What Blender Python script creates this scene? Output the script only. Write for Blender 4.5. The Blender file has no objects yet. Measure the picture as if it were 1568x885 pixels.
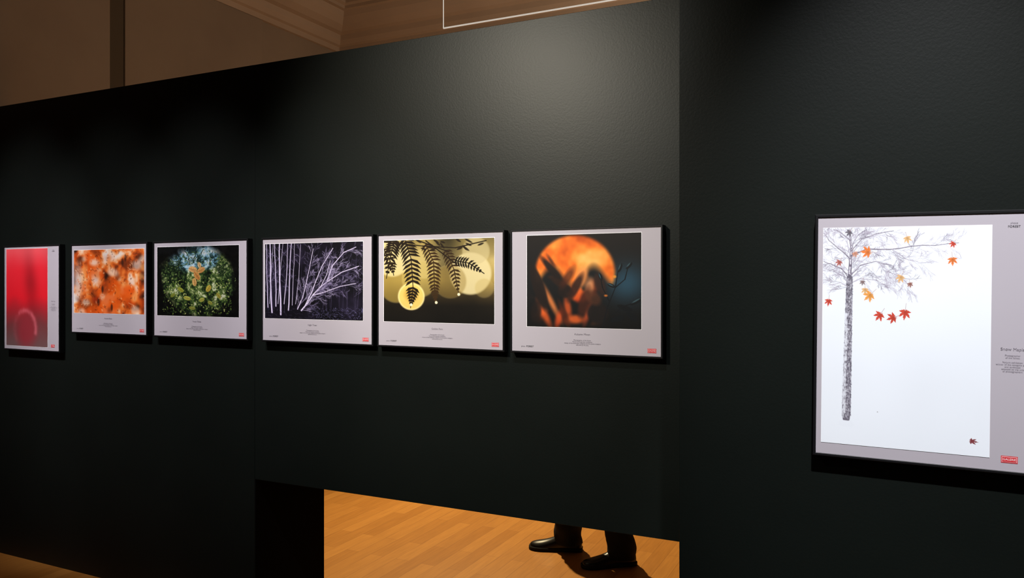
import bpy, math, random
import numpy as np
from mathutils import Vector, Matrix
random.seed(5); np.random.seed(5)
sc=bpy.context.scene
sc.view_settings.view_transform='Standard'
col=sc.collection

# ---------------------------------------------------------------- calibration
F=1176.0; CX=784.0; HY=432.0; YAW=math.radians(25.8); D=2.69; EYE=1.55
RGT=Vector((math.cos(YAW),math.sin(YAW),0)); FWD=Vector((-math.sin(YAW),math.cos(YAW),0))
def onplane(x,y,dist):
    d=FWD+RGT*((x-CX)/F)+Vector((0,0,(HY-y)/F))
    p=d*(dist/d.y); return Vector((p.x,p.y,p.z+EYE))

cam=bpy.data.objects.new('camera',bpy.data.cameras.new('camera')); col.objects.link(cam)
cam.location=(0,0,EYE); cam.rotation_euler=(math.radians(90),0,YAW)
cam.data.sensor_width=36; cam.data.lens=27.0; cam.data.shift_y=-10/1568; cam.data.clip_start=0.05
sc.camera=cam

# ---------------------------------------------------------------- materials
def mat(name,c,rough=.5,spec=.5,emit=None,es=0,metal=0):
    m=bpy.data.materials.new(name); m.use_nodes=True
    b=m.node_tree.nodes['Principled BSDF']
    b.inputs['Base Color'].default_value=(*c,1); b.inputs['Roughness'].default_value=rough
    b.inputs['Specular IOR Level'].default_value=spec; b.inputs['Metallic'].default_value=metal
    if emit: b.inputs['Emission Color'].default_value=(*emit,1); b.inputs['Emission Strength'].default_value=es
    return m
def noisy(m,c1,c2,scale,bump=0.0,bscale=None,stretch=(1,1,1),bdist=.002):
    nt=m.node_tree; N=nt.nodes; L=nt.links; b=N['Principled BSDF']
    tc=N.new('ShaderNodeTexCoord'); mp=N.new('ShaderNodeMapping'); mp.inputs['Scale'].default_value=stretch
    L.new(tc.outputs['Object'],mp.inputs[0])
    n=N.new('ShaderNodeTexNoise'); n.inputs['Scale'].default_value=scale; n.inputs['Detail'].default_value=6
    L.new(mp.outputs[0],n.inputs['Vector'])
    r=N.new('ShaderNodeValToRGB'); r.color_ramp.elements[0].position=.3; r.color_ramp.elements[1].position=.7
    r.color_ramp.elements[0].color=(*c1,1); r.color_ramp.elements[1].color=(*c2,1)
    L.new(n.outputs['Fac'],r.inputs[0]); L.new(r.outputs[0],b.inputs['Base Color'])
    if bump:
        n2=N.new('ShaderNodeTexNoise'); n2.inputs['Scale'].default_value=bscale or scale*10
        L.new(mp.outputs[0],n2.inputs['Vector'])
        bp=N.new('ShaderNodeBump'); bp.inputs['Strength'].default_value=bump; bp.inputs['Distance'].default_value=bdist
        L.new(n2.outputs['Fac'],bp.inputs['Height']); L.new(bp.outputs[0],b.inputs['Normal'])
    return m
M_part=noisy(mat('partition_paint',(.014,.02,.017),.42,.22),(.0044,.0064,.0054),(.0054,.0076,.0064),3,.22,160,(1,1,1),.001)
M_jamb=mat('jamb_shade_black',(.003,.003,.003),.95,.03)  # shade inside the opening, put into the jamb colour
M_wall=noisy(mat('room_wall_plaster',(.3,.24,.18),.8,.2),(.33,.275,.22),(.39,.33,.26),1.3,.15,40)
M_wall2=noisy(mat('pilaster_plaster',(.3,.24,.18),.8,.2),(.38,.32,.26),(.43,.37,.30),2.0,.1,40)
M_dark=mat('dark_strip_paint',(.13,.11,.08),.7,.2)  # dark strip between the two left wall trims
M_ceil=noisy(mat('ceiling_plaster',(.5,.4,.3),.85,.2),(.54,.44,.34),(.62,.51,.40),1.5,.05,30)
M_frame=mat('black_frame_wood',(.006,.006,.007),.35,.5)
M_paper=noisy(mat('poster_paper',(.6,.56,.62),.6,.3),(.44,.405,.45),(.46,.425,.47),2)
M_white=mat('passepartout_white',(.84,.82,.85),.6,.3)
M_text=mat('print_ink_grey',(.20,.18,.21),.7,.2)
M_black=mat('print_ink_black',(.03,.03,.035),.7,.2)
M_red=mat('logo_red',(.62,.03,.04),.6,.2)
M_lwhite=mat('logo_white',(.85,.8,.8),.6,.2)
M_print=mat('photo_print',(.5,.5,.5),.5,.2)
_n=M_print.node_tree.nodes.new('ShaderNodeVertexColor'); _n.layer_name='Col'
M_print.node_tree.links.new(_n.outputs[0],M_print.node_tree.nodes['Principled BSDF'].inputs['Base Color'])

# parquet floor
def parquet():
    m=mat('oak_parquet',(.4,.2,.06),.38,.35); nt=m.node_tree; N=nt.nodes; L=nt.links; b=N['Principled BSDF']
    tc=N.new('ShaderNodeTexCoord'); mp=N.new('ShaderNodeMapping'); mp.inputs['Rotation'].default_value=(0,0,math.radians(90))
    L.new(tc.outputs['Object'],mp.inputs[0])
    br=N.new('ShaderNodeTexBrick'); br.offset=.37; br.inputs['Scale'].default_value=1
    br.inputs['Brick Width'].default_value=.72; br.inputs['Row Height'].default_value=.085
    br.inputs['Mortar Size'].default_value=.0010; br.inputs['Mortar Smooth'].default_value=.3
    br.inputs['Color1'].default_value=(.52,.225,.045,1); br.inputs['Color2'].default_value=(.42,.17,.030,1)
    br.inputs['Mortar'].default_value=(.26,.10,.02,1)
    L.new(mp.outputs[0],br.inputs['Vector'])
    mp2=N.new('ShaderNodeMapping'); mp2.inputs['Scale'].default_value=(30,2.2,1); L.new(tc.outputs['Object'],mp2.inputs[0])
    n=N.new('ShaderNodeTexNoise'); n.inputs['Scale'].default_value=2.5; n.inputs['Detail'].default_value=5
    L.new(mp2.outputs[0],n.inputs['Vector'])
    mx=N.new('ShaderNodeMix'); mx.data_type='RGBA'; mx.blend_type='MULTIPLY'; mx.inputs[0].default_value=.35
    r=N.new('ShaderNodeValToRGB'); r.color_ramp.elements[0].position=.3; r.color_ramp.elements[0].color=(.6,.55,.5,1); r.color_ramp.elements[1].position=.65
    L.new(n.outputs['Fac'],r.inputs[0]); L.new(br.outputs['Color'],mx.inputs[6]); L.new(r.outputs[0],mx.inputs[7])
    L.new(mx.outputs[2],b.inputs['Base Color'])
    return m
M_floor=parquet()

# ---------------------------------------------------------------- mesh helpers
def mesh_obj(name,verts,faces,m=None,parent=None,smooth=False):
    me=bpy.data.meshes.new(name); me.from_pydata([tuple(v) for v in verts],[],faces); me.update()
    if m: me.materials.append(m)
    if smooth:
        for p in me.polygons: p.use_smooth=True
    o=bpy.data.objects.new(name,me); col.objects.link(o)
    if parent: o.parent=parent
    return o
BF=[(0,3,2,1),(4,5,6,7),(0,1,5,4),(1,2,6,5),(2,3,7,6),(3,0,4,7)]
def boxes(name,lst,m,parent=None,bev=0):
    V=[];Fc=[]
    for (x0,x1,y0,y1,z0,z1) in lst:
        k=len(V)
        V+=[(x0,y0,z0),(x1,y0,z0),(x1,y1,z0),(x0,y1,z0),(x0,y0,z1),(x1,y0,z1),(x1,y1,z1),(x0,y1,z1)]
        Fc+=[tuple(i+k for i in f) for f in BF]
    o=mesh_obj(name,V,Fc,m,parent)
    if bev:
        md=o.modifiers.new('b','BEVEL'); md.width=bev; md.segments=2; md.limit_method='ANGLE'
    return o

# ---------------------------------------------------------------- room
XL,XR,YB,YN=-5.25,4.2,6.6,-3.2; ZC=4.45
boxes('floor',[(XL-.2,XR+.2,YN-.2,YB+.2,-.1,0)],M_floor)
boxes('ceiling',[(XL-.2,XR+.2,YN-.2,YB+.2,ZC,ZC+.1)],M_ceil)
boxes('wall_left',[(XL-.2,XL,YN-.2,YB+.2,0,ZC)],M_wall)
boxes('wall_back',[(XL,XR,YB,YB+.2,0,ZC)],M_wall)
boxes('wall_right',[(XR,XR+.2,YN-.2,YB+.2,0,ZC)],M_wall)
boxes('trim_1',[(XL,XL+.05,-1.0,3.86,0,4.0)],M_wall2,bev=.006)
boxes('trim_2',[(XL,XL+.03,4.0,5.45,0,4.0)],M_wall,bev=.006)
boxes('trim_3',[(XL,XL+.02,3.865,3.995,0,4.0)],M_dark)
prof=[(0,4.0),(.035,4.0),(.035,4.05),(.07,4.06),(.10,4.10),(.11,4.15),(.17,4.16),(.24,4.20),(.29,4.26),(.31,4.31),(.36,4.31),(.36,4.34),(.40,4.35),(.40,4.40),(.72,4.40),(.72,4.36),(.75,4.345),(.79,4.345),(.82,4.37),(.84,4.40),(.90,4.41),(.90,ZC)]
V=[];Fc=[]
for d,z in prof:
    V+=[(XL+d,YN+d,z),(XR-d,YN+d,z),(XR-d,YB-d,z),(XL+d,YB-d,z)]
for i in range(len(prof)-1):
    for k in range(4):
        a=i*4+k;b=i*4+(k+1)%4
        Fc.append((a,b,b+4,a+4))
mesh_obj('trim_cornice',V,Fc,M_ceil)

# partition wall
T=.181*D; TOP=2.56; LIN=.2369*D
xj=onplane(390,0,D).x; DR=.77*D; xr=onplane(1040,0,DR).x
part=boxes('wall_partition',[(XL+.06,xj-.0005,D,D+T,0,TOP),(xj+.0005,xr+.01,D+.0006,D+T,LIN,TOP),(xr,3.6,DR,D+T,0,TOP)],M_part,bev=.0012)
boxes('seam_left',[(xj-.002,xj+.002,D+.0025,D+.02,LIN,TOP)],M_black,part)
boxes('opening_jamb_shade',[(xj-.001,xj+.003,D+.003,D+T+.001,0.001,LIN)],M_jamb,part)  # added black sheet that stands in for shade on the jamb face

# ---------------------------------------------------------------- suspended rail
def tube(name,pts,r,m,parent=None):
    cu=bpy.data.curves.new(name,'CURVE'); cu.dimensions='3D'; cu.bevel_depth=r; cu.bevel_resolution=3
    s=cu.splines.new('POLY'); s.points.add(len(pts)-1)
    for p,q in zip(s.points,pts): p.co=(*q,1)
    cu.materials.append(m); o=bpy.data.objects.new(name,cu); col.objects.link(o)
    if parent:o.parent=parent
    return o
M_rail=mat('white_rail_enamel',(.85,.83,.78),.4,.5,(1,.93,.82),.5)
rail=bpy.data.objects.new('hanging_light_rail',None); col.objects.link(rail)
ry=1.404*D; p0=onplane(679,43,ry); rz=p0.z
tube('rail',[(p0.x,ry,rz),(1.6,ry,rz)],.0042,M_rail,rail)
for i,x in enumerate((p0.x,1.6)):
    tube('suspension_rod_%d'%i,[(x,ry,rz),(x,ry,ZC)],.0028,M_rail,rail)

# ---------------------------------------------------------------- raster painting (numpy) -> colour attribute
def noise(h,w,cells,rng,octs=4,pers=.5):
    out=np.zeros((h,w));amp=1;tot=0
    for o in range(octs):
        c=cells*2**o; gh=max(2,int(c*h/w)+2); gw=c+2
        g=rng.rand(gh+1,gw+1)
        ys=np.linspace(0,gh-1.001,h); xs=np.linspace(0,gw-1.001,w)
        yi=ys.astype(int);xi=xs.astype(int);fy=ys-yi;fx=xs-xi
        fy=(fy*fy*(3-2*fy))[:,None];fx=(fx*fx*(3-2*fx))[None,:]
        a=g[yi][:,xi];b=g[yi][:,xi+1];c_=g[yi+1][:,xi];d=g[yi+1][:,xi+1]
        out+=amp*((a*(1-fx)+b*fx)*(1-fy)+(c_*(1-fx)+d*fx)*fy);tot+=amp;amp*=pers
    return out/tot
def blur(img,s):
    r=int(3*s)+1;k=np.exp(-np.arange(-r,r+1)**2/(2*s*s));k/=k.sum()
    for ax in (0,1):
        pad=[(0,0)]*img.ndim;pad[ax]=(r,r);p=np.pad(img,pad,mode='edge');o=np.zeros_like(img);n=img.shape[ax]
        for i,kk in enumerate(k):
            sl=[slice(None)]*img.ndim;sl[ax]=slice(i,i+n);o+=kk*p[tuple(sl)]
        img=o
    return img
def comp(img,ys,xs,m,c):
    m=m[...,None]; img[ys,xs]=img[ys,xs]*(1-m)+np.array(c)/255.*m
def seg(img,x0,y0,x1,y1,w0,w1,c,soft=1.,alpha=1.):
    h,w=img.shape[:2];pd=max(w0,w1)+soft+1
    a0=max(0,int(min(x0,x1)-pd));a1=min(w,int(max(x0,x1)+pd)+1);b0=max(0,int(min(y0,y1)-pd));b1=min(h,int(max(y0,y1)+pd)+1)
    if a1<=a0 or b1<=b0:return
    Y,X=np.mgrid[b0:b1,a0:a1];dx=x1-x0;dy=y1-y0;L=dx*dx+dy*dy+1e-9
    t=np.clip(((X-x0)*dx+(Y-y0)*dy)/L,0,1);d=np.hypot(X-x0-t*dx,Y-y0-t*dy);ww=w0+(w1-w0)*t
    comp(img,slice(b0,b1),slice(a0,a1),np.clip((ww-d)/soft+.5,0,1)*alpha,c)
def ell(img,cx,cy,rx,ry,c,soft=1.,alpha=1.,rot=0.,ring=None,fn=None):
    h,w=img.shape[:2];R=max(rx,ry)*1.35+soft*1.5+2
    a0=max(0,int(cx-R));a1=min(w,int(cx+R));b0=max(0,int(cy-R));b1=min(h,int(cy+R))
    if a1<=a0 or b1<=b0:return
    Y,X=np.mgrid[b0:b1,a0:a1];u=(X-cx)*math.cos(rot)+(Y-cy)*math.sin(rot);v=-(X-cx)*math.sin(rot)+(Y-cy)*math.cos(rot)
    q=np.hypot(u/rx,v/ry);lim=1.
    if fn is not None: lim=fn(np.arctan2(v/ry,u/rx))
    d=(q-lim)*min(rx,ry)
    m=np.clip(.5-d/soft,0,1) if ring is None else np.clip((ring-np.abs(d))/soft+.5,0,1)
    comp(img,slice(b0,b1),slice(a0,a1),m*alpha,c)
def branch(img,x,y,a,l,w,dep,c,rng,spread=.5,curl=.25,minw=.35,soft=1.,alpha=1.,nchild=3):
    n=4
    for i in range(n):
        x1=x+math.cos(a)*l/n;y1=y+math.sin(a)*l/n
        seg(img,x,y,x1,y1,max(minw,w*(1-.12*i)),max(minw,w*(1-.12*(i+1))),c,soft,alpha)
        x,y=x1,y1;a+=rng.uniform(-curl,curl)
        if dep>0 and i>0 and rng.rand()<.6:
            branch(img,x,y,a+rng.choice([-1,1])*rng.uniform(.5,1.)*spread*1.3,l*rng.uniform(.4,.65),w*.5,dep-1,c,rng,spread,curl,minw,soft,alpha,nchild)
    if dep>0:
        for k in range(nchild):
            branch(img,x,y,a+rng.uniform(-1,1)*spread,l*rng.uniform(.55,.8),w*.6,dep-1,c,rng,spread,curl,minw,soft,alpha,nchild)
def grad(h,w,stops):
    ys=np.linspace(0,1,h);out=np.zeros((h,w,3));p=[s[0] for s in stops]
    for k in range(3): out[...,k]=np.interp(ys,p,[s[1][k]/255. for s in stops])[:,None]
    return out
def ramp(v,stops):
    p=[s[0] for s in stops];return np.stack([np.interp(v,p,[s[1][k]/255. for s in stops]) for k in range(3)],-1)
_ma=np.radians([0,9,15,24,33,42,50,57,66,76,86,96,106,118,132,150,165,180])
_mr=np.array([1.15,.80,.82,.42,.50,.86,1.08,.84,.74,.44,.60,.92,.66,.58,.40,.46,.24,.20])
def maple(t): return np.interp(np.abs((t+math.pi)%(2*math.pi)-math.pi),_ma,_mr)

def photo_red(h=300,w=236):
    r=np.random.RandomState(1);X=np.linspace(0,1,w)[None,:];Y=np.linspace(0,1,h)[:,None]
    v=Y+.10*(noise(h,w,3,r)-.5)
    img=ramp(v+0*X,[(0,(250,92,100)),(.2,(245,42,56)),(.5,(236,30,44)),(.62,(180,38,48)),(.78,(118,58,60)),(1,(108,82,82))])
    d=np.exp(-((X-.55-.15*Y)/.16)**2)*np.clip(1-abs(Y-.35)/.5,0,1)
    img=img*(1-.3*d[...,None])
    rgt=np.clip((X-.7)/.3,0,1)*np.clip(1-Y,0,1);img=img*(1-.15*rgt[...,None])
    ell(img,.5*w,.84*h,.24*w,.16*h,(150,44,54),34,.85,-.3)
    img=blur(img,6)
    cx,cy=.46*w,.82*h
    for k in range(900):
        t=r.uniform(math.pi*1.3,math.pi*2.1);rr=r.normal(1,.07)
        x=cx+math.cos(t)*.26*w*rr;y=cy+math.sin(t)*.19*h*rr
        ell(img,x,y,1.8,1.8,(236,120,132),2,.13)
    for k in range(220):
        t=r.uniform(math.pi*.75,math.pi*1.3);rr=r.normal(1,.1)
        ell(img,cx+math.cos(t)*.26*w*rr,cy+math.sin(t)*.19*h*rr,1.8,1.8,(205,100,112),2,.10)
    return blur(img,3)
def photo_orange(h=240,w=330):
    r=np.random.RandomState(7);n=noise(h,w,5,r,4,.6);n2=noise(h,w,3,r,3);X=np.linspace(0,1,w)[None,:];Y=np.linspace(0,1,h)[:,None]
    n=(n-n.mean())/n.std()*.19+.5
    img=ramp(n,[(.08,(42,18,10)),(.28,(115,48,20)),(.42,(185,78,26)),(.55,(228,116,44)),(.68,(234,178,134)),(.82,(240,220,204)),(1,(208,210,214))])
    m=np.clip((n2-.5)*5+Y*.9-.35+.3*X,0,1)[...,None]*.8
    img=img*(1-m)+np.array([.89,.34,.07])*m
    for k in range(34):
        ell(img,r.uniform(0,w),r.uniform(0,h),r.uniform(8,20),r.uniform(8,24),[(218,74,14),(244,170,98),(100,34,12),(238,216,196),(230,110,34)][r.randint(5)],11,.6,r.uniform(0,3))
    ell(img,.06*w,.5*h,20,55,(208,195,190),26,.8);ell(img,.30*w,.2*h,20,12,(240,220,204),12,.8);ell(img,.55*w,.35*h,18,14,(236,195,165),12,.7)
    ell(img,.33*w,.78*h,22,11,(150,44,14),10,.85);ell(img,.78*w,.62*h,26,16,(228,84,18),12,.7);ell(img,.9*w,.25*h,18,18,(208,188,175),14,.7);ell(img,.45*w,.6*h,16,24,(120,46,20),12,.6)
    img=blur(img,2.0)
    for x,y in ((.70,.2),(.74,.14),(.36,.82),(.55,.9),(.42,.62)): ell(img,x*w,y*h,5,13,(64,30,18),3.5,.85)
    for k in range(320):
        x=r.uniform(0,w);y=r.uniform(.0,1)*h
        ell(img,x,y,r.uniform(1,3),r.uniform(2,6),[(120,45,15),(250,205,160),(225,82,18),(75,26,13)][r.randint(4)],2.,.45,r.uniform(0,3))
    for k in range(14): branch(img,r.uniform(0,w),r.uniform(0,h),r.uniform(0,6),22,1.3,1,[(100,40,18),(245,205,165)][k%2],r,.7,.3,.5,2.,.4)
    return blur(img,.7)
def photo_globe(h=240,w=330):
    r=np.random.RandomState(3);X=np.linspace(-1.35,1.35,w)[None,:];Y=np.linspace(-1,1,h)[:,None]
    rad=np.hypot(X/1.25,Y+.0);n=noise(h,w,16,r,4,.75);nb=noise(h,w,5,r,3)
    n=(n-n.mean())/n.std()*.22+.5
    leaf=ramp(n,[(.1,(6,14,8)),(.4,(28,46,22)),(.6,(66,92,42)),(.8,(140,156,92)),(1,(215,222,185))])
    sky=ramp(n,[(.2,(32,56,58)),(.40,(110,164,186)),(.58,(178,218,236)),(1,(250,253,255))])
    s=np.clip((.10-Y-.75*np.abs(X+.15)+(nb-.5)*1.3)*3.2,0,1)[...,None]
    img=leaf*(1-s)+sky*s
    dark=np.clip((rad+.35*(nb-.5)-.88)*6,0,1)[...,None]
    img=img*(1-dark*.95)
    img=img*(.76+.24*np.clip(1.1-rad,0,1))[...,None]
    for k in range(18):
        t=r.uniform(math.pi*1.05,math.pi*1.95)
        branch(img,w/2+math.cos(t)*w*.44,h/2+math.sin(t)*h*.46,t+math.pi+r.uniform(-.6,.6),24,1.4,2,(18,34,17),r,.7,.3)
    for k in range(260):
        t=r.uniform(math.pi,math.pi*2);q=r.uniform(.25,.46);x=w/2+math.cos(t)*w*q;y=h/2+math.sin(t)*h*q
        ell(img,x,y,r.uniform(1.5,4),r.uniform(1,2),[(60,86,38),(120,146,80),(20,36,18)][r.randint(3)],1,.7,r.uniform(0,3))
    for k in range(600):
        x=r.uniform(.08,.92)*w;y=r.uniform(.45,.97)*h
        ell(img,x,y,r.uniform(1.5,4.5),r.uniform(1,2.2),[(110,136,54),(30,48,22),(186,194,115),(60,84,34),(8,15,8),(80,104,44)][r.randint(6)],1,.8,r.uniform(0,3))
    for x,y,a,b,ro,c in [(.45,.33,17,10,.2,(226,172,108)),(.55,.34,16,9,-.4,(216,156,90)),(.50,.42,17,10,.9,(204,140,74)),(.47,.51,14,9,1.4,(222,174,104)),(.53,.27,11,7,1.2,(228,196,140)),
        (.64,.60,13,9,-.9,(190,170,66)),(.30,.62,13,7,.5,(150,162,56)),(.38,.74,15,7,.2,(176,180,76)),(.56,.76,11,7,-.3,(164,172,74)),(.66,.80,10,6,.4,(140,152,64)),(.20,.70,11,6,-.5,(115,134,48)),(.44,.88,13,6,.1,(130,144,58)),(.76,.70,11,7,.8,(146,146,58))]:
        ell(img,x*w,y*h,a,b,c,1.5,.95,ro)
        seg(img,x*w-math.cos(ro)*a,y*h-math.sin(ro)*a,x*w+math.cos(ro)*a,y*h+math.sin(ro)*a,.6,.4,(95,60,25),1)
        for sg in (-.5,0,.5):
            bx=x*w+math.cos(ro)*a*sg;by=y*h+math.sin(ro)*a*sg;seg(img,bx,by,bx+math.cos(ro+1.1)*b*.8,by+math.sin(ro+1.1)*b*.8,.4,.3,(110,75,30),1,.7);seg(img,bx,by,bx+math.cos(ro-1.1)*b*.8,by+math.sin(ro-1.1)*b*.8,.4,.3,(110,75,30),1,.7)
        ell(img,x*w+3,y*h+4,a*.6,b*.4,(c[0]*.7,c[1]*.62,c[2]*.5),4,.4,ro)
    return img
def photo_purple(h=270,w=410):
    r=np.random.RandomState(11)
    n=noise(h,w,7,r,4);img=ramp(n,[(.2,(8,7,13)),(.6,(17,14,26)),(.9,(34,29,48))])
    P=lambda x,y:((x-406)/150*w,(y-370)/120*h)
    C=[(232,224,244),(190,178,214),(124,113,150),(70,62,90)]
    def trunk(a,b,wd,c0,c1,al=1.):
        N=9;q=None;off=0;ph=r.uniform(0,6)
        for i in range(N+1):
            t=i/N;off+=r.uniform(-1.1,1.1);p=(a[0]+(b[0]-a[0])*t+off+1.5*math.sin(t*5+ph),a[1]+(b[1]-a[1])*t);ww=wd*(1.15-.45*t)
            if q:
                seg(img,*q,*p,ww,ww,c1,1.3,al);seg(img,q[0]-ww*.35,q[1],p[0]-ww*.35,p[1],ww*.4,ww*.4,c0,1.2,al*.85)
                if t>.3 and r.rand()<.55: branch(img,p[0],p[1],-math.pi/2+r.choice([-1,1])*r.uniform(.4,1.),r.uniform(12,22),.7,1,C[2],r,.7,.25,.3,1,.7*al)
            q=p
    for k in range(30):
        x=r.uniform(0,w);trunk((x,h*r.uniform(.84,.93)),(x+r.uniform(-6,6),h*r.uniform(.0,.4)),r.uniform(.4,.8),C[3],C[3],.6)
    for k in range(16):
        x=r.uniform(.4,1)*w;branch(img,x,h*r.uniform(.02,.4),r.uniform(1.2,2.),24,.6,2,C[3],r,.9,.2,.3,1,.4)
    for (x0,y0),(x1,y1),wd in [((411,472),(408,370),1.5),((417,480),(414,370),2.9),((424,470),(422,370),2.0),((431,483),(430,370),3.1),((437,466),(442,370),1.5),((443,476),(448,370),2.3),((450,468),(453,370),1.),((427,466),(435,370),1.),((455,466),(463,372),.9),((413,466),(419,370),.8)]:
        trunk(P(x0,y0),P(x1,y1),wd,C[0],C[1])
    for (x0,y0),pts,wd in [((464,476),[(474,464),(482,452),(493,440),(503,430),(524,416),(549,407)],2.9),((458,474),[(466,455),(470,440),(476,412),(482,380)],1.9),((470,468),[(479,448),(487,430),(496,406),(512,380)],2.1),((482,452),[(500,446),(522,438),(546,434)],1.4),((503,430),[(512,405),(528,386),(545,378)],1.7),((493,440),[(502,420),(508,398)],1.2)]:
        q=P(x0,y0);ws=wd
        for p in pts:
            p_=P(*p);p_=(p_[0]+r.uniform(-2,2),p_[1]+r.uniform(-2,2));seg(img,*q,*p_,ws,ws*.84,C[1],1.3);seg(img,q[0]-.5,q[1]-.7,p_[0]-.5,p_[1]-.7,ws*.5,ws*.4,C[0],1.2)
            a=math.atan2(p_[1]-q[1],p_[0]-q[0])
            for k in range(4):
                branch(img,q[0]+(p_[0]-q[0])*k/4,q[1]+(p_[1]-q[1])*k/4,a+r.choice([-1,1])*r.uniform(.25,.8),r.uniform(20,32),ws*.4,2,C[2] if k%2 else C[1],r,.5,.2,.35,1,.6,2)
            q=p_;ws*=.84
    for k in range(200):
        x=r.uniform(.5,1)*w;y=h*r.uniform(.85,.99);seg(img,x,y,x+r.uniform(-9,9),y-r.uniform(0,7),.6,.4,(115,110,156),1,.6)
    for k in range(120):
        x=r.uniform(0,.6)*w;y=h*r.uniform(.86,1);seg(img,x,y,x+r.uniform(-9,9),y-r.uniform(0,5),.6,.4,(66,60,82),1,.6)
    return img
def photo_fern(h=260,w=370):
    r=np.random.RandomState(4);P=lambda x,y:((x-588)/169*w,(y-364)/131*h)
    X=np.linspace(0,1,w)[None,:];Y=np.linspace(0,1,h)[:,None]
    img=grad(h,w,[(0,(136,118,64)),(.25,(172,152,94)),(.5,(146,124,64)),(.66,(58,46,24)),(.8,(20,16,10)),(1,(13,11,8))])
    n=noise(h,w,4,r,3);img*=(.7+.6*n)[...,None]
    img*=(1-.62*np.exp(-((X-.60)/.12)**2)*np.clip(1-Y*1.1,0,1))[...,None]
    for x,y,R,c,a in [(722,418,31,(218,202,150),.95),(608,436,27,(176,148,66),.65),(645,426,28,(192,168,88),.6),(692,430,25,(148,122,60),.5),(730,384,20,(200,184,134),.65),(602,392,29,(226,212,154),.75),(652,402,22,(205,184,115),.5),(742,440,14,(190,165,95),.4)]:
        q=P(x,y);ell(img,q[0],q[1],R*2.19*.97,R*2.05,c,6,a)
        ell(img,q[0],q[1],R*2.19*.97,R*2.05,(240,224,165),3,a*.3,ring=1.2)
    q=P(632,454);ell(img,q[0],q[1],44,41,(232,200,105),4,.95);ell(img,q[0],q[1],44,41,(252,230,160),3,.9,ring=2);ell(img,q[0],q[1]-6,24,22,(190,150,60),12,.7)
    img=blur(img,1.2)
    def frond(pts,L,c=(26,17,8),n=13,wd=1.7):
        pts=[P(*p) for p in pts];acc=[]
        for i in range(len(pts)-1):
            seg(img,*pts[i],*pts[i+1],1.7,1.3,c,1)
            for k in range(int(n/(len(pts)-1))): 
                t=k/(n/(len(pts)-1));acc.append((pts[i][0]+(pts[i+1][0]-pts[i][0])*t,pts[i][1]+(pts[i+1][1]-pts[i][1])*t,math.atan2(pts[i+1][1]-pts[i][1],pts[i+1][0]-pts[i][0])))
        for i,(x,y,a) in enumerate(acc):
            s=(i+.5)/len(acc);l=L*2.2*(math.sin(math.pi*min(1,.28+.72*s))**.7)
            for sd in (-1,1):
                b=a+sd*1.15
                x1=x+math.cos(b)*l*.55;y1=y+math.sin(b)*l*.55;x2=x1+math.cos(b-.25*sd)*l*.45;y2=y1+math.sin(b-.25*sd)*l*.45
                seg(img,x,y,x1,y1,wd*1.2,wd*1.9,c,1);seg(img,x1,y1,x2,y2,wd*1.9,.5,c,1)
    frond([(606,364),(600,385),(592,425)],15,n=11,wd=2.)
    frond([(622,362),(632,395),(635,440),(631,472)],17,n=20,wd=2.2)
    frond([(655,372),(667,400),(668,435),(670,463)],13,(56,37,15),n=18,wd=1.9)
    frond([(686,382),(698,412),(705,450)],11,(52,35,15),n=13,wd=1.7)
    frond([(700,398),(720,402),(742,418)],9,(22,15,8),n=11,wd=1.6)
    frond([(588,378),(600,400),(604,420)],11,(35,24,10),n=9,wd=1.8)
    for a,b in (((588,366),(650,374)),((650,374),(700,378)),((700,378),(745,368)),((655,366),(700,402)),((640,364),(690,384))):
        seg(img,*P(*a),*P(*b),2.,1.6,(30,20,10),1)
    for k in range(20):
        q=P(r.uniform(590,745),r.uniform(364,380));ell(img,q[0],q[1],r.uniform(8,14),3,(28,19,9),1.5,.9,r.uniform(-1,1))
    for x,y in ((632,467),(671,463),(705,450)):
        q=P(x,y);ell(img,*q,4.5,4.5,(255,245,200),2.5,1)
    return img
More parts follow.
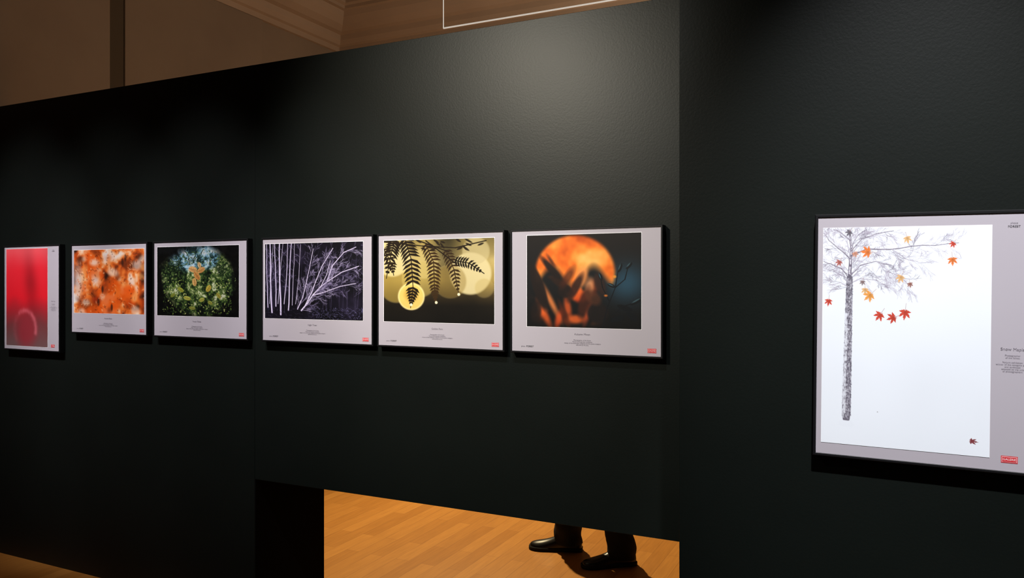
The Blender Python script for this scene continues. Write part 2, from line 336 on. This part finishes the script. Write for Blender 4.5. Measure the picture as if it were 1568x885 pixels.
def photo_moon(h=270,w=350):
    r=np.random.RandomState(9);P=lambda x,y:((x-807)/175*w,(y-360)/141*h)
    X=np.linspace(0,1,w)[None,:];Y=np.linspace(0,1,h)[:,None]
    img=grad(h,w,[(0,(24,20,19)),(.5,(18,20,22)),(1,(12,12,12))])
    g=np.exp(-((X-.88)/.17)**2-((Y-.52)/.2)**2)[...,None];img=img*(1-g)+np.array([.15,.27,.34])*g
    n=noise(h,w,5,r,4,.55);n=(n-n.mean())/n.std()*.18+.5
    moon=ramp(n,[(.1,(185,72,20)),(.35,(235,110,34)),(.55,(250,150,60)),(.8,(255,188,100)),(1,(255,208,130))])
    q=P(882,418);yy,xx=np.mgrid[0:h,0:w];d=np.hypot((xx-q[0])/(64*2.),(yy-q[1])/(58*1.95))
    m=np.clip((1-d)*12,0,1)*np.clip((.50+.10*np.sin(X*17+.8)-Y)*9,0,1);img=img*(1-m[...,None])+moon*m[...,None]
    fl=noise(h,w,7,r,3);fl=np.clip((fl-.47)*6,0,1)*np.clip((Y-.38)*5,0,1)*np.clip((.99-Y)*8,0,1)*np.exp(-((X-.37)/.25)**4)
    fc=ramp(n,[(.2,(150,42,15)),(.6,(240,105,40)),(1,(255,170,100))]);img=img*(1-fl[...,None])+fc*fl[...,None]
    for x,y,a,b,ro,c in [(835,480,5,20,-.5,(235,95,35)),(846,462,4,26,-.5,(250,140,70)),(858,488,5,12,.3,(225,80,30)),(872,470,5,14,-.2,(225,90,35)),(884,488,12,6,0,(245,105,40)),(902,480,4,14,.3,(200,80,40)),(893,425,9,16,.3,(245,150,80)),(905,440,6,13,.2,(240,160,105))]:
        ell(img,*P(x,y),a*2,b*2,c,10,.75,ro)
    img=blur(img,2.)
    dk=(28,20,18)
    ell(img,*P(826,440),9*2,36*2,dk,6,.95,-.35);ell(img,*P(848,414),5*2,26*2,dk,6,.95,-.75);ell(img,*P(862,436),5*2,20*2,(40,24,18),6,.9,-1.0)
    ell(img,*P(868,446),12*2,9*2,dk,6,.9,.2);ell(img,*P(884,440),6*2,22*2,(44,24,18),7,.9,.5);ell(img,*P(898,462),8*2,22*2,(60,28,18),9,.85,.3)
    ell(img,*P(822,476),8*2,16*2,dk,8,.8,.2);ell(img,*P(918,478),16*2,14*2,(24,20,20),8,.95);ell(img,*P(866,480),4*2,18*2,(80,32,15),8,.8,-.4)
    ell(img,*P(912,456),24,18,(80,44,28),10,.7,.6);ell(img,*P(872,425),12,34,(70,32,18),10,.75,.6);ell(img,*P(922,436),14,34,(46,30,26),8,.85,-.3);ell(img,*P(846,400),5,20,(60,30,20),6,.8,-.6)
    img=blur(img,1.)
    s=(12,16,20)
    for pts in ([(925,500),(932,470),(944,440),(948,415)],[(940,480),(955,468),(972,462)],[(935,460),(925,440),(922,425)],[(944,440),(958,428),(962,412)]):
        for a,b in zip(pts[:-1],pts[1:]): seg(img,*P(*a),*P(*b),1.6,1.2,s,1.2)
    for x,y,a,b,ro in ((951,411,13,5,-1.2),(964,408,12,5,-.8),(975,460,20,6,-.5),(922,424,11,5,1.2),(938,437,12,5,.4),(958,470,24,7,.3),(947,486,22,8,-.3),(968,482,20,9,.6)):
        ell(img,*P(x,y),a,b,s,1.5,.95,ro)
        if y<462: ell(img,P(x,y)[0]-2,P(x,y)[1]-2,a*.7,b*.35,(85,120,130),1.5,.6,ro)
    ell(img,*P(943,424),5,4,(235,150,50),3,.8);ell(img,*P(930,452),5,3,(220,120,45),3,.8)
    return img
def photo_tree(h=620,w=480):
    r=np.random.RandomState(21);K=w/430.
    def P(x,y):
        u=(x-1259)/259.;t=354-5*u;b=678+22*u;return (u*w,(y-t)/(b-t)*h)
    X=np.linspace(0,1,w)[None,:];Y=np.linspace(0,1,h)[:,None]
    img=np.ones((h,w,3))*np.array([.925,.945,.975]);n=noise(h,w,2,r,2);img*=(.985+.03*n)[...,None]
    g=(112,104,120);g2=(170,162,178)
    def path(pts,w0,w1,c,al=1.):
        pts=[P(*p) for p in pts];k=len(pts)-1
        for i in range(k):
            a=w0+(w1-w0)*i/k;b=w0+(w1-w0)*(i+1)/k
            x0,y0=pts[i];x1,y1=pts[i+1];xm=(x0+x1)/2+r.uniform(-2,2);ym=(y0+y1)/2+r.uniform(-2,2)
            for (ax,ay,bx,by,wa,wb) in ((x0,y0,xm,ym,a,(a+b)/2),(xm,ym,x1,y1,(a+b)/2,b)):
                seg(img,ax,ay,bx,by,wa,wb,c,1.1,al)
                if wa>.9: seg(img,ax,ay-wa*.8,bx,by-wb*.8,wa*.45,wb*.45,(228,228,236),1.,.95)
            an=math.atan2(y1-y0,x1-x0)
            for j in range(5):
                branch(img,x0+(x1-x0)*j/5,y0+(y1-y0)*j/5,an+r.choice([-1,1])*r.uniform(.2,.9),r.uniform(18,36),max(.45,b*.3),2,g2 if j else g,r,.5,.3,.32,1.,.6,2)
    path([(1303,440),(1304,410),(1306,385),(1302,356)],6,2.5,g)
    path([(1303,432),(1290,415),(1272,408),(1260,404)],2.4,.9,g)
    path([(1304,425),(1320,410),(1345,404),(1370,410)],1.8,.7,g)
    path([(1305,395),(1330,385),(1365,386),(1400,381),(1435,380),(1470,376)],2.4,.7,g)
    path([(1305,388),(1322,370),(1345,362),(1372,358)],1.8,.7,g)
    path([(1304,400),(1285,385),(1268,372),(1260,362)],2.,.7,g)
    path([(1304,372),(1290,362),(1276,356)],1.4,.6,g)
    path([(1345,404),(1365,420),(1385,428),(1397,440)],1.,.5,g2)
    path([(1303,438),(1320,430),(1345,432),(1362,440)],1.4,.6,g2)
    path([(1303,442),(1288,436),(1270,440)],1.4,.6,g2)
    path([(1370,386),(1390,400),(1410,404)],1.,.5,g2)
    path([(1306,380),(1316,364),(1330,356)],1.4,.6,g)
    x0,y0=P(1303,430);x1,y1=P(1300,642)
    def hw(t): return (8.0+3.6*t)*K
    for i in range(20):
        a=i/20;b=(i+1)/20
        seg(img,x0+(x1-x0)*a,y0+(y1-y0)*a,x0+(x1-x0)*b,y0+(y1-y0)*b,hw(a),hw(b)*(1 if i<19 else .8),(104,99,112),2.)
    for k in range(2000):
        t=r.rand();ww=hw(t);x=x0+(x1-x0)*t+r.uniform(-ww,ww);y=y0+(y1-y0)*t
        c=[(76,72,84),(212,213,222),(134,130,142),(168,165,178)][r.randint(4)]
        ell(img,x,y,r.uniform(.8,2.4),r.uniform(.8,3.2),c,1.6,.6)
    for k in range(260):
        t=r.uniform(.25,1);x=x0+(x1-x0)*t-hw(t)*r.uniform(.3,1.05);y=y0+(y1-y0)*t;ell(img,x,y,2,3.5,(226,229,238),2,.5)
    bg=(236,241,249)
    for k in range(140): ell(img,x1+r.uniform(-16,16),y1+hw(1)*.9+r.uniform(-3,8),5,4,bg,2.5,.6)
    ell(img,x1,y1+hw(1)*1.15,22,8,bg,5,1.)
    O=(230,124,60);R_=(206,70,52);Yl=(228,180,122);Dk=(120,45,50)
    for x,y,s,c,ro in [(1461,401,8.5,O,.3),(1462,377,6,R_,1),(1332,390,10.5,O,2),(1328,447,7,Yl,.4),(1336,455,10.5,(234,158,78),1.2),(1384,428,8,Yl,.8),(1398,438,5.5,(160,110,98),.2),(1352,485,9.5,R_,1.0),(1373,489,9.5,(198,66,50),1.6),(1391,481,10.5,R_,.5),(1269,464,7.5,R_,.5),(1286,405,6.5,(180,100,92),.9),(1393,369,7.5,Yl,.1),(1324,435,5.5,(140,120,120),.5),(1311,392,6,(212,150,125),0),(1302,360,7,(110,105,115),1),(1492,675,9,Dk,.7)]:
        q=P(x,y);
        if x==1492: ell(img,q[0],q[1],s*1.8,s*1.0,c,1.2,.92,ro-.6,fn=maple);continue
        ro=ro+1.2
        ell(img,q[0],q[1],s*1.75*K,s*1.65*K,c,1.0,.95,ro,fn=maple)
        ell(img,q[0]+2,q[1]+2,s*.8,s*.5,tuple(v*.82 for v in c),4,.5,ro)
        for t5 in (0,.87,-.87,1.68,-1.68):
            an=ro+t5;seg(img,q[0],q[1],q[0]+math.cos(an)*s*1.4,q[1]+math.sin(an)*s*1.3,.4,.3,tuple(v*.75 for v in c),1,.6)
        seg(img,q[0],q[1],q[0]-math.cos(ro)*s*2.4,q[1]-math.sin(ro)*s*2.4,.5,.4,(140,85,75),1,.7)
    ell(img,*P(1350,632),1.5,1.5,(150,150,150),1,.8)
    return img

def s2l(a):
    a=np.clip(a,0,1);return np.where(a<=.04045,a/12.92,((a+.055)/1.055)**2.4)
def print_mesh(name,img,x0,x1,z0,z1,y,parent):
    h,w=img.shape[:2];me=bpy.data.meshes.new(name)
    xs=np.linspace(x0,x1,w);zs=np.linspace(z1,z0,h)
    co=np.zeros((h,w,3),np.float32);co[...,0]=xs[None,:];co[...,2]=zs[:,None];co[...,1]=y
    i=np.arange((h-1)*(w-1));r_,c_=i//(w-1),i%(w-1);a=r_*w+c_
    fa=np.stack([a,a+w,a+w+1,a+1],-1).astype(np.int32);nf=len(fa)
    me.vertices.add(h*w);me.vertices.foreach_set('co',co.ravel())
    me.loops.add(nf*4);me.loops.foreach_set('vertex_index',fa.ravel())
    me.polygons.add(nf);me.polygons.foreach_set('loop_start',np.arange(nf,dtype=np.int32)*4);me.polygons.foreach_set('loop_total',np.full(nf,4,np.int32))
    me.update(calc_edges=True)
    at=me.color_attributes.new('Col','FLOAT_COLOR','POINT');c=np.ones((h*w,4),np.float32);c[:,:3]=s2l(img).reshape(-1,3);at.data.foreach_set('color',c.ravel())
    me.materials.append(M_print);o=bpy.data.objects.new(name,me);col.objects.link(o);o.parent=parent;return o
def quad(name,x0,x1,z0,z1,y,m,parent): return mesh_obj(name,[(x0,y,z0),(x1,y,z0),(x1,y,z1),(x0,y,z1)],[(0,1,2,3)],m,parent)
def text(name,body,x,z,size,y,m,parent,align='CENTER'):
    cu=bpy.data.curves.new(name,'FONT');cu.body=body;cu.size=size;cu.align_x=align;cu.align_y='CENTER';cu.materials.append(m);cu.space_line=.95
    o=bpy.data.objects.new(name,cu);col.objects.link(o);o.parent=parent;o.location=(x,y,z);o.rotation_euler=(math.pi/2,0,0);return o

FD=.032
def poster(xl,xr_,ztop,zbot,pr,img,dist,portrait=False,tilt=0,title='Forest Light',border=.0022):
    yf=dist-FD; yp=dist-FD+.003
    a=onplane(xl,0,yf).x; b=onplane(xr_,0,yf).x
    root=bpy.data.objects.new('framed_photograph',None); col.objects.link(root)
    cx=(a+b)/2; cz=(ztop+zbot)/2; root.location=(cx,0,cz); root.rotation_euler=(0,tilt,0)
    hx=(b-a)/2; hz=(ztop-zbot)/2; fw=.0075
    def L(x,z): return x-cx,z-cz
    V=[];prf=[(0,dist-.0005),(0,yf+.002),(.002,yf),(fw-.001,yf),(fw,yf+.001),(fw,yp+.004)]
    for d,y in prf:
        V+=[(-hx+d,y,-hz+d),(hx-d,y,-hz+d),(hx-d,y,hz-d),(-hx+d,y,hz-d)]
    Fc=[]
    for i in range(len(prf)-1):
        for k in range(4): Fc.append((i*4+k,i*4+(k+1)%4,i*4+4+(k+1)%4,i*4+4+k))
    mesh_obj('frame',V,Fc,M_frame,root)
    boxes('backing',[(-hx+.003,hx-.003,yp+.003,dist-.001,-hz+.003,hz-.003)],M_black,root)
    quad('paper',-hx+fw*.8,hx-fw*.8,-hz+fw*.8,hz-fw*.8,yp,M_paper,root)
    px0=onplane(pr[0],0,yp).x;px1=onplane(pr[1],0,yp).x
    x0,z1=L(px0,pr[2]);x1,z0=L(px1,pr[3])
    quad('white_border',x0-border,x1+border,z0-border,z1+border,yp-.0004,M_white,root)
    print_mesh('photo_print',img,x0,x1,z0,z1,yp-.0008,root)
    yt=yp-.0006
    if not portrait:
        hgt=z0+hz; xc=(x0+x1)/2
        text('caption_title',title,xc,z0-hgt*.24,.0105,yt,M_text,root)
        text('caption',"Photographer of the forest\nNature photography exhibition\nwinner of the landscape category and the plants category\nselected by the jury",xc,z0-hgt*.54,.0062,yt,M_text,root)
        text('sponsor','photo',-hx+.055,-hz+.026,.007,yt,M_text,root);text('sponsor_bold','FOREST',-hx+.083,-hz+.026,.009,yt,M_black,root)
        lx,lz=hx-.040,-hz+.027
    else:
        xc=(x1+hx-fw)/2
        text('caption_title',title,xc,-.016,.0095,yt,M_text,root)
        text('caption',"Photographer\nof the forest\n\nNature exhibition\nwinner of the category plants\nand landscape\nselected by the jury\nof photographers",xc,-.048,.0054,yt,M_text,root)
        text('sponsor_bold','FOREST',xc,hz-.038,.007,yt,M_black,root);text('sponsor','photo',xc,hz-.030,.006,yt,M_text,root)
        lx,lz=(x1+hx-fw)/2-.004,-hz+.034
    quad('logo',lx-.016,lx+.016,lz-.0078,lz+.0078,yt,M_red,root)
    quad('logo_inner',lx-.0145,lx+.0145,lz-.0060,lz+.0060,yt-.0002,M_lwhite,root)
    quad('logo_field',lx-.0138,lx+.0138,lz-.0053,lz+.0053,yt-.0004,M_red,root)
    text('logo_text','GALERIE',lx,lz,.0068,yt-.0006,M_lwhite,root)
    return root
zt=EYE+.0755*D; zb=EYE-.1000*D
A=EYE+.0648*D; B=EYE-.0603*D
poster(781,1015,zt,zb,(807,982,EYE+.0662*D,EYE-.0620*D),photo_moon(),D,title='Autumn Moon')
poster(577,772,zt,zb,(588,757,A,B),photo_fern(),D,title='Golden Fern')
poster(400,571,zt,zb,(406,556,A,B),photo_purple(),D,title='Night Trees')
poster(234,379,zt,zb,(241,366,A,B),photo_globe(),D,title='Forest Globe')
poster(108,225,zt,zb,(113.5,221,A-.004,B+.002),photo_orange(),D,title='Autumn Blaze')
poster(5,91,EYE+.0765*D,EYE-.1405*D,(10,73,EYE+.0695*D,EYE-.131*D),photo_red(),D,portrait=True,title='Red Cap')
z_t=EYE+.0615*D; z_b=EYE-.1600*D
poster(1246,1592,z_t,z_b,(1259,1517,z_t-.0395+.006,z_b+.0345),photo_tree(),DR,portrait=True,tilt=math.radians(.6),title='Snow Maple',border=.0006)

# ---------------------------------------------------------------- visitor
M_cloth=noisy(mat('dark_trouser_cloth',(.01,.011,.015),.85,.2),(.008,.009,.013),(.014,.015,.02),9,.3,200)
M_jacket=noisy(mat('jacket_cloth',(.02,.022,.03),.85,.2),(.018,.02,.028),(.028,.03,.04),9,.3,200)
M_shoe=mat('black_leather',(.008,.007,.007),.32,.5); M_sole=mat('rubber_sole',(.006,.006,.006),.7,.3)
M_skin=mat('skin',(.55,.32,.23),.55,.4); M_hair=mat('brown_hair',(.06,.035,.02),.6,.3)
M_eye=mat('eye_white',(.8,.8,.8),.3,.5); M_iris=mat('iris',(.05,.03,.02),.3,.5); M_lip=mat('lips',(.45,.16,.13),.5,.3)
person=bpy.data.objects.new('visitor_person',None); col.objects.link(person)
def skinm(name,vs,es,rs,m,root=0,sub=2):
    me=bpy.data.meshes.new(name);me.from_pydata([tuple(v) for v in vs],es,[]);me.materials.append(m)
    o=bpy.data.objects.new(name,me);col.objects.link(o);o.parent=person
    o.modifiers.new('s','SKIN');lay=me.skin_vertices[0] if me.skin_vertices else None
    if lay is None:
        bpy.context.view_layer.objects.active=o;bpy.ops.mesh.customdata_skin_add();lay=me.skin_vertices[0]
    for i,r in enumerate(rs):
        lay.data[i].radius=r if isinstance(r,tuple) else (r,r)
    for i in range(len(rs)): lay.data[i].use_root=(i==root)
    o.modifiers['s'].use_smooth_shade=True
    s=o.modifiers.new('ss','SUBSURF');s.levels=sub;s.render_levels=sub
    return o
f1=Vector((-1.648,4.15,0)); f2=Vector((-1.298,4.06,0))
Hd=Vector((-.93,-.36,0)).normalized(); Sd=Vector((-Hd.y,Hd.x,0))
hip=(f1+f2)/2+Vector((0,0,.93))
def loft(name,rings,m,closed=True,parent=person,cap=True):
    n=len(rings[0]);V=[p for r in rings for p in r];Fc=[]
    for i in range(len(rings)-1):
        for k in range(n): Fc.append((i*n+k,i*n+(k+1)%n,(i+1)*n+(k+1)%n,(i+1)*n+k))
    if cap: Fc.append(tuple(range(n))[::-1]);Fc.append(tuple((len(rings)-1)*n+k for k in range(n)))
    o=mesh_obj(name,V,Fc,m,parent,True);return o
def shoe(tag,f,d):
    d=d.normalized();s=Vector((-d.y,d.x,0))
    secs=[(-.085,.020,.060,.02),(-.075,.032,.085,.02),(-.05,.037,.105,.02),(-.01,.038,.112,.02),(.03,.038,.100,.02),(.07,.041,.078,.018),(.11,.047,.062,.016),(.15,.050,.053,.015),(.185,.044,.047,.016),(.208,.031,.040,.018),(.220,.014,.030,.02)]
    R=[]
    for q,hw,hh,zb_ in secs:
        ring=[]
        for k in range(16):
            t=2*math.pi*k/16;cx_=math.cos(t)*hw;cz_=math.sin(t)
            z=zb_+(hh-zb_)*(cz_**.8 if cz_>0 else 0) if cz_>0 else zb_-.004*abs(cz_)
            cx_*= (1.0 if cz_<=0 else (1-.28*cz_**2 if q<.05 else 1-.1*cz_**2))
            ring.append(f+d*q+s*cx_+Vector((0,0,z)))
        R.append(ring)
    o=loft('shoe_upper_'+tag,R,M_shoe);sb=o.modifiers.new('s','SUBSURF');sb.levels=1;sb.render_levels=2
    R=[]
    for z,g in ((0.0,.002),(.008,.005),(.02,.004)):
        ring=[]
        pts=[(q,hw) for q,hw,_,_ in secs]
        for q,hw in pts: ring.append(f+d*(q*1.02)+s*(hw+g)+Vector((0,0,z)))
        for q,hw in reversed(pts): ring.append(f+d*(q*1.02)-s*(hw+g)+Vector((0,0,z)))
        R.append(ring)
    loft('shoe_sole_'+tag,R,M_sole)
    for i,q in enumerate((.045,.065,.085)):
        hh=.096-(q-.045)*.75
        tube('lace_%s_%d'%(tag,i),[f+d*q+s*(-.02)+Vector((0,0,hh-.005)),f+d*(q+.004)+Vector((0,0,hh+.004)),f+d*q+s*.02+Vector((0,0,hh-.005))],.0022,M_sole,person)
d1=Vector((-.98,-.30,0)); d2=Vector((-.80,-.62,0))
shoe('a',f1,d1); shoe('b',f2,d2)
def trouser(tag,f,d,knee,hipj):
    R=[];rng=np.random.RandomState(len(tag)+int(abs(f.x)*100));ph=rng.uniform(0,6)
    path=[(f+Vector((0,0,.045))-d*.005,.078),(f+Vector((0,0,.09)),.080),(f+Vector((0,0,.15)),.078),(f.lerp(knee,.35)+Vector((0,0,.05)),.076),(f.lerp(knee,.6),.077),(knee,.082),(knee.lerp(hipj,.35),.09),(knee.lerp(hipj,.75),.105)]
    P=[]
    for i in range(len(path)-1):
        for k in range(6): t=k/6;P.append((path[i][0].lerp(path[i+1][0],t),path[i][1]*(1-t)+path[i+1][1]*t))
    P.append(path[-1])
    for c,r in P:
        ring=[];amp=.006*max(.2,1-c.z/.6)
        for k in range(24):
            t=2*math.pi*k/24
            rr=r+amp*math.sin(c.z*55+2*math.sin(t*2+ph)+t)+.004*math.sin(3*t+c.z*12+ph)
            ring.append(c+Vector((math.cos(t)*rr,math.sin(t)*rr*.95,0)))
        R.append(ring)
    loft('trouser_leg_'+tag,R,M_cloth)
k1=f1+Vector((-.02,0,.50)); k2=f2+Vector((-.06,-.01,.50))
h1=hip-Sd*.09;h2=hip+Sd*.09
if (f1-hip).dot(Sd)>(f2-hip).dot(Sd): h1,h2=h2,h1
trouser('a',f1,d1.normalized(),k1,h1); trouser('b',f2,d2.normalized(),k2,h2)
def up(z): return Vector((hip.x,hip.y,z))
vs=[up(.95),h1+Vector((0,0,-.03)),k1.lerp(h1,.45),h2+Vector((0,0,-.03)),k2.lerp(h2,.45)]
skinm('hips',vs,[(0,1),(1,2),(0,3),(3,4)],[(.14,.12),(.105,.105),.09,(.105,.105),.09],M_cloth)
sh=1.44
vs=[up(.98),up(1.12),up(1.28),up(1.40),up(1.50)];rs=[(.165,.13),(.155,.12),(.175,.13),(.16,.11),(.06,.06)];es=[(0,1),(1,2),(2,3),(3,4)]
hands=[]
for sg in (-1,1):
    b=len(vs);S=up(sh-.03)+Sd*sg*.19;E=S+Sd*sg*.05+Vector((0,0,-.28))-Hd*.02;Wr=E+Hd*.10+Vector((0,0,-.23))
    vs+=[up(1.42)+Sd*sg*.10,S,E,Wr];rs+=[.09,.065,.05,.036];es+=[(3,b),(b,b+1),(b+1,b+2),(b+2,b+3)];hands.append((Wr,sg))
skinm('jacket',vs,es,rs,M_jacket)
for i,(Wr,sg) in enumerate(hands):
    dn=(Vector((0,0,-1))+Hd*.25).normalized();fw_=Hd
    vs=[Wr+Vector((0,0,.01)),Wr+dn*.03,Wr+dn*.07];rs=[.024,(.034,.018),(.036,.016)];es=[(0,1),(1,2)]
    o=skinm('palm_%d'%i,vs,es,rs,M_skin)
    for j,(off,ln) in enumerate(((.028,.072),(.010,.080),(-.009,.074),(-.026,.058))):
        p=Wr+dn*.075+fw_*off;c=-Sd*sg
        skinm('finger_%d_%d'%(i,j),[p-dn*.02,p+dn*ln*.4,p+dn*ln*.72+c*.008,p+dn*ln*.93+c*.02],[(0,1),(1,2),(2,3)],[.009,.0085,.0078,.0065],M_skin,0,1)
    p=Wr+dn*.03+fw_*.025
    skinm('thumb_%d'%i,[p,p+dn*.03+fw_*.02,p+dn*.055+fw_*.022-Sd*sg*.008],[(0,1),(1,2)],[.011,.0105,.008],M_skin,0,1)
hc=up(1.655)+Hd*.02
def hp(f,s,z): return hc+Hd*f+Sd*s+Vector((0,0,z))
R=[]
for z,fr,bk,sd in [(-.115,.065,-.02,.022),(-.10,.082,.035,.045),(-.075,.088,.06,.058),(-.04,.088,.078,.066),(0,.088,.092,.072),(.035,.09,.10,.075),(.07,.082,.098,.072),(.10,.058,.078,.056),(.118,.025,.04,.028)]:
    ring=[]
    for k in range(24):
        t=2*math.pi*k/24;c=math.cos(t)
        ring.append(hp((fr if c>0 else bk)*c,sd*math.sin(t),z))
    R.append(ring)
loft('head',R,M_skin).modifiers.new('s','SUBSURF').levels=1
skinm('neck',[up(1.47),up(1.56)+Hd*.01],[(0,1)],[.055,.052],M_skin)
skinm('nose',[hp(.088,0,.01),hp(.104,0,-.022),hp(.09,0,-.03)],[(0,1),(1,2)],[.008,.013,.008],M_skin,0,1)
skinm('mouth',[hp(.082,-.022,-.06),hp(.089,0,-.06),hp(.082,.022,-.06)],[(0,1),(1,2)],[.004,.006,.004],M_lip,0,1)
for sg in (-1,1):
    skinm('ear',[hp(0,sg*.073,.015),hp(-.012,sg*.082,.0),hp(0,sg*.075,-.03)],[(0,1),(1,2)],[.008,.014,.007],M_skin,0,1)
    skinm('eye',[hp(.078,sg*.03,.005),hp(.079,sg*.034,.005)],[(0,1)],[.011,.011],M_eye,0,1)
    skinm('iris',[hp(.086,sg*.031,.005),hp(.087,sg*.032,.005)],[(0,1)],[.0055,.0055],M_iris,0,1)
    skinm('brow',[hp(.09,sg*.018,.026),hp(.085,sg*.045,.026)],[(0,1)],[.005,.004],M_hair,0,1)
R=[]
for z,fr,bk,sd in [(-.05,-.03,.09,.07),(-.01,-.02,.105,.08),(.03,.01,.114,.084),(.06,.09,.113,.083),(.09,.085,.1,.075),(.118,.06,.075,.055),(.132,.02,.035,.025)]:
    ring=[]
    for k in range(24):
        t=2*math.pi*k/24;c=math.cos(t);ring.append(hp(fr*c if c>0 else bk*c,sd*math.sin(t),z))
    R.append(ring)
loft('hair',R,M_hair)

# ---------------------------------------------------------------- lights
w=bpy.data.worlds.new('w');sc.world=w;w.use_nodes=True
w.node_tree.nodes['Background'].inputs[0].default_value=(.9,.8,.7,1);w.node_tree.nodes['Background'].inputs[1].default_value=.010
def spot(name,loc,tgt,e,ang,blend,c=(1,.96,.93),r=.04):
    l=bpy.data.lights.new(name,'SPOT');l.energy=e;l.spot_size=math.radians(ang);l.spot_blend=blend;l.color=c;l.shadow_soft_size=r
    o=bpy.data.objects.new(name,l);col.objects.link(o);o.location=loc;o.rotation_euler=(Vector(tgt)-Vector(loc)).to_track_quat('-Z','Y').to_euler()
for i,(px,e) in enumerate(((45,470),(167,340),(306,410),(486,400))):
    x=onplane(px,0,D).x
    spot('gallery_spot_%d'%i,(x,.6,4.15),(x,D,EYE-.16),e,28,1,(1,.95,.97))
for i,(px,e) in enumerate(((675,220),(900,250))):
    x=onplane(px,0,D).x
    spot('gallery_spot_%d'%(i+4),(x,.6,4.15),(x,D,EYE-.16),e,28,1,(.95,.95,1))
x=onplane(1420,0,DR).x
spot('gallery_spot_6',(x+.1,.1,4.15),(x,DR,EYE-.2),840,28,1,(.98,.98,1))
# lamp whose sheen shows on the painted wall
spot('key_spot',(-2.25,-.05,3.25),(-1.30,D,1.8),420,52,1,(1,.92,.76),.10)
def area(name,loc,tgt,e,s,c):
    l=bpy.data.lights.new(name,'AREA');l.energy=e;l.size=s;l.color=c
    o=bpy.data.objects.new(name,l);col.objects.link(o);o.location=loc;o.rotation_euler=(Vector(tgt)-Vector(loc)).to_track_quat('-Z','Y').to_euler()
spot('back_floor_spot',(-3.4,5.9,4.0),(-1.6,4.0,0),1150,75,.8,(1,.80,.46),.06)
area('back_room_glow',(-1.0,5.0,2.4),(-3.2,5.6,4.4),19,.6,(1,.80,.60))
area('front_room_glow',(1.5,-1.5,2.8),(-3,2,0),3,1.5,(1,.85,.7))
spot('front_floor_fill',(-3.6,.4,3.9),(-4.3,2.2,0),34,40,1,(1,.58,.38))  # unseen warm fill added to brighten the front-left floor
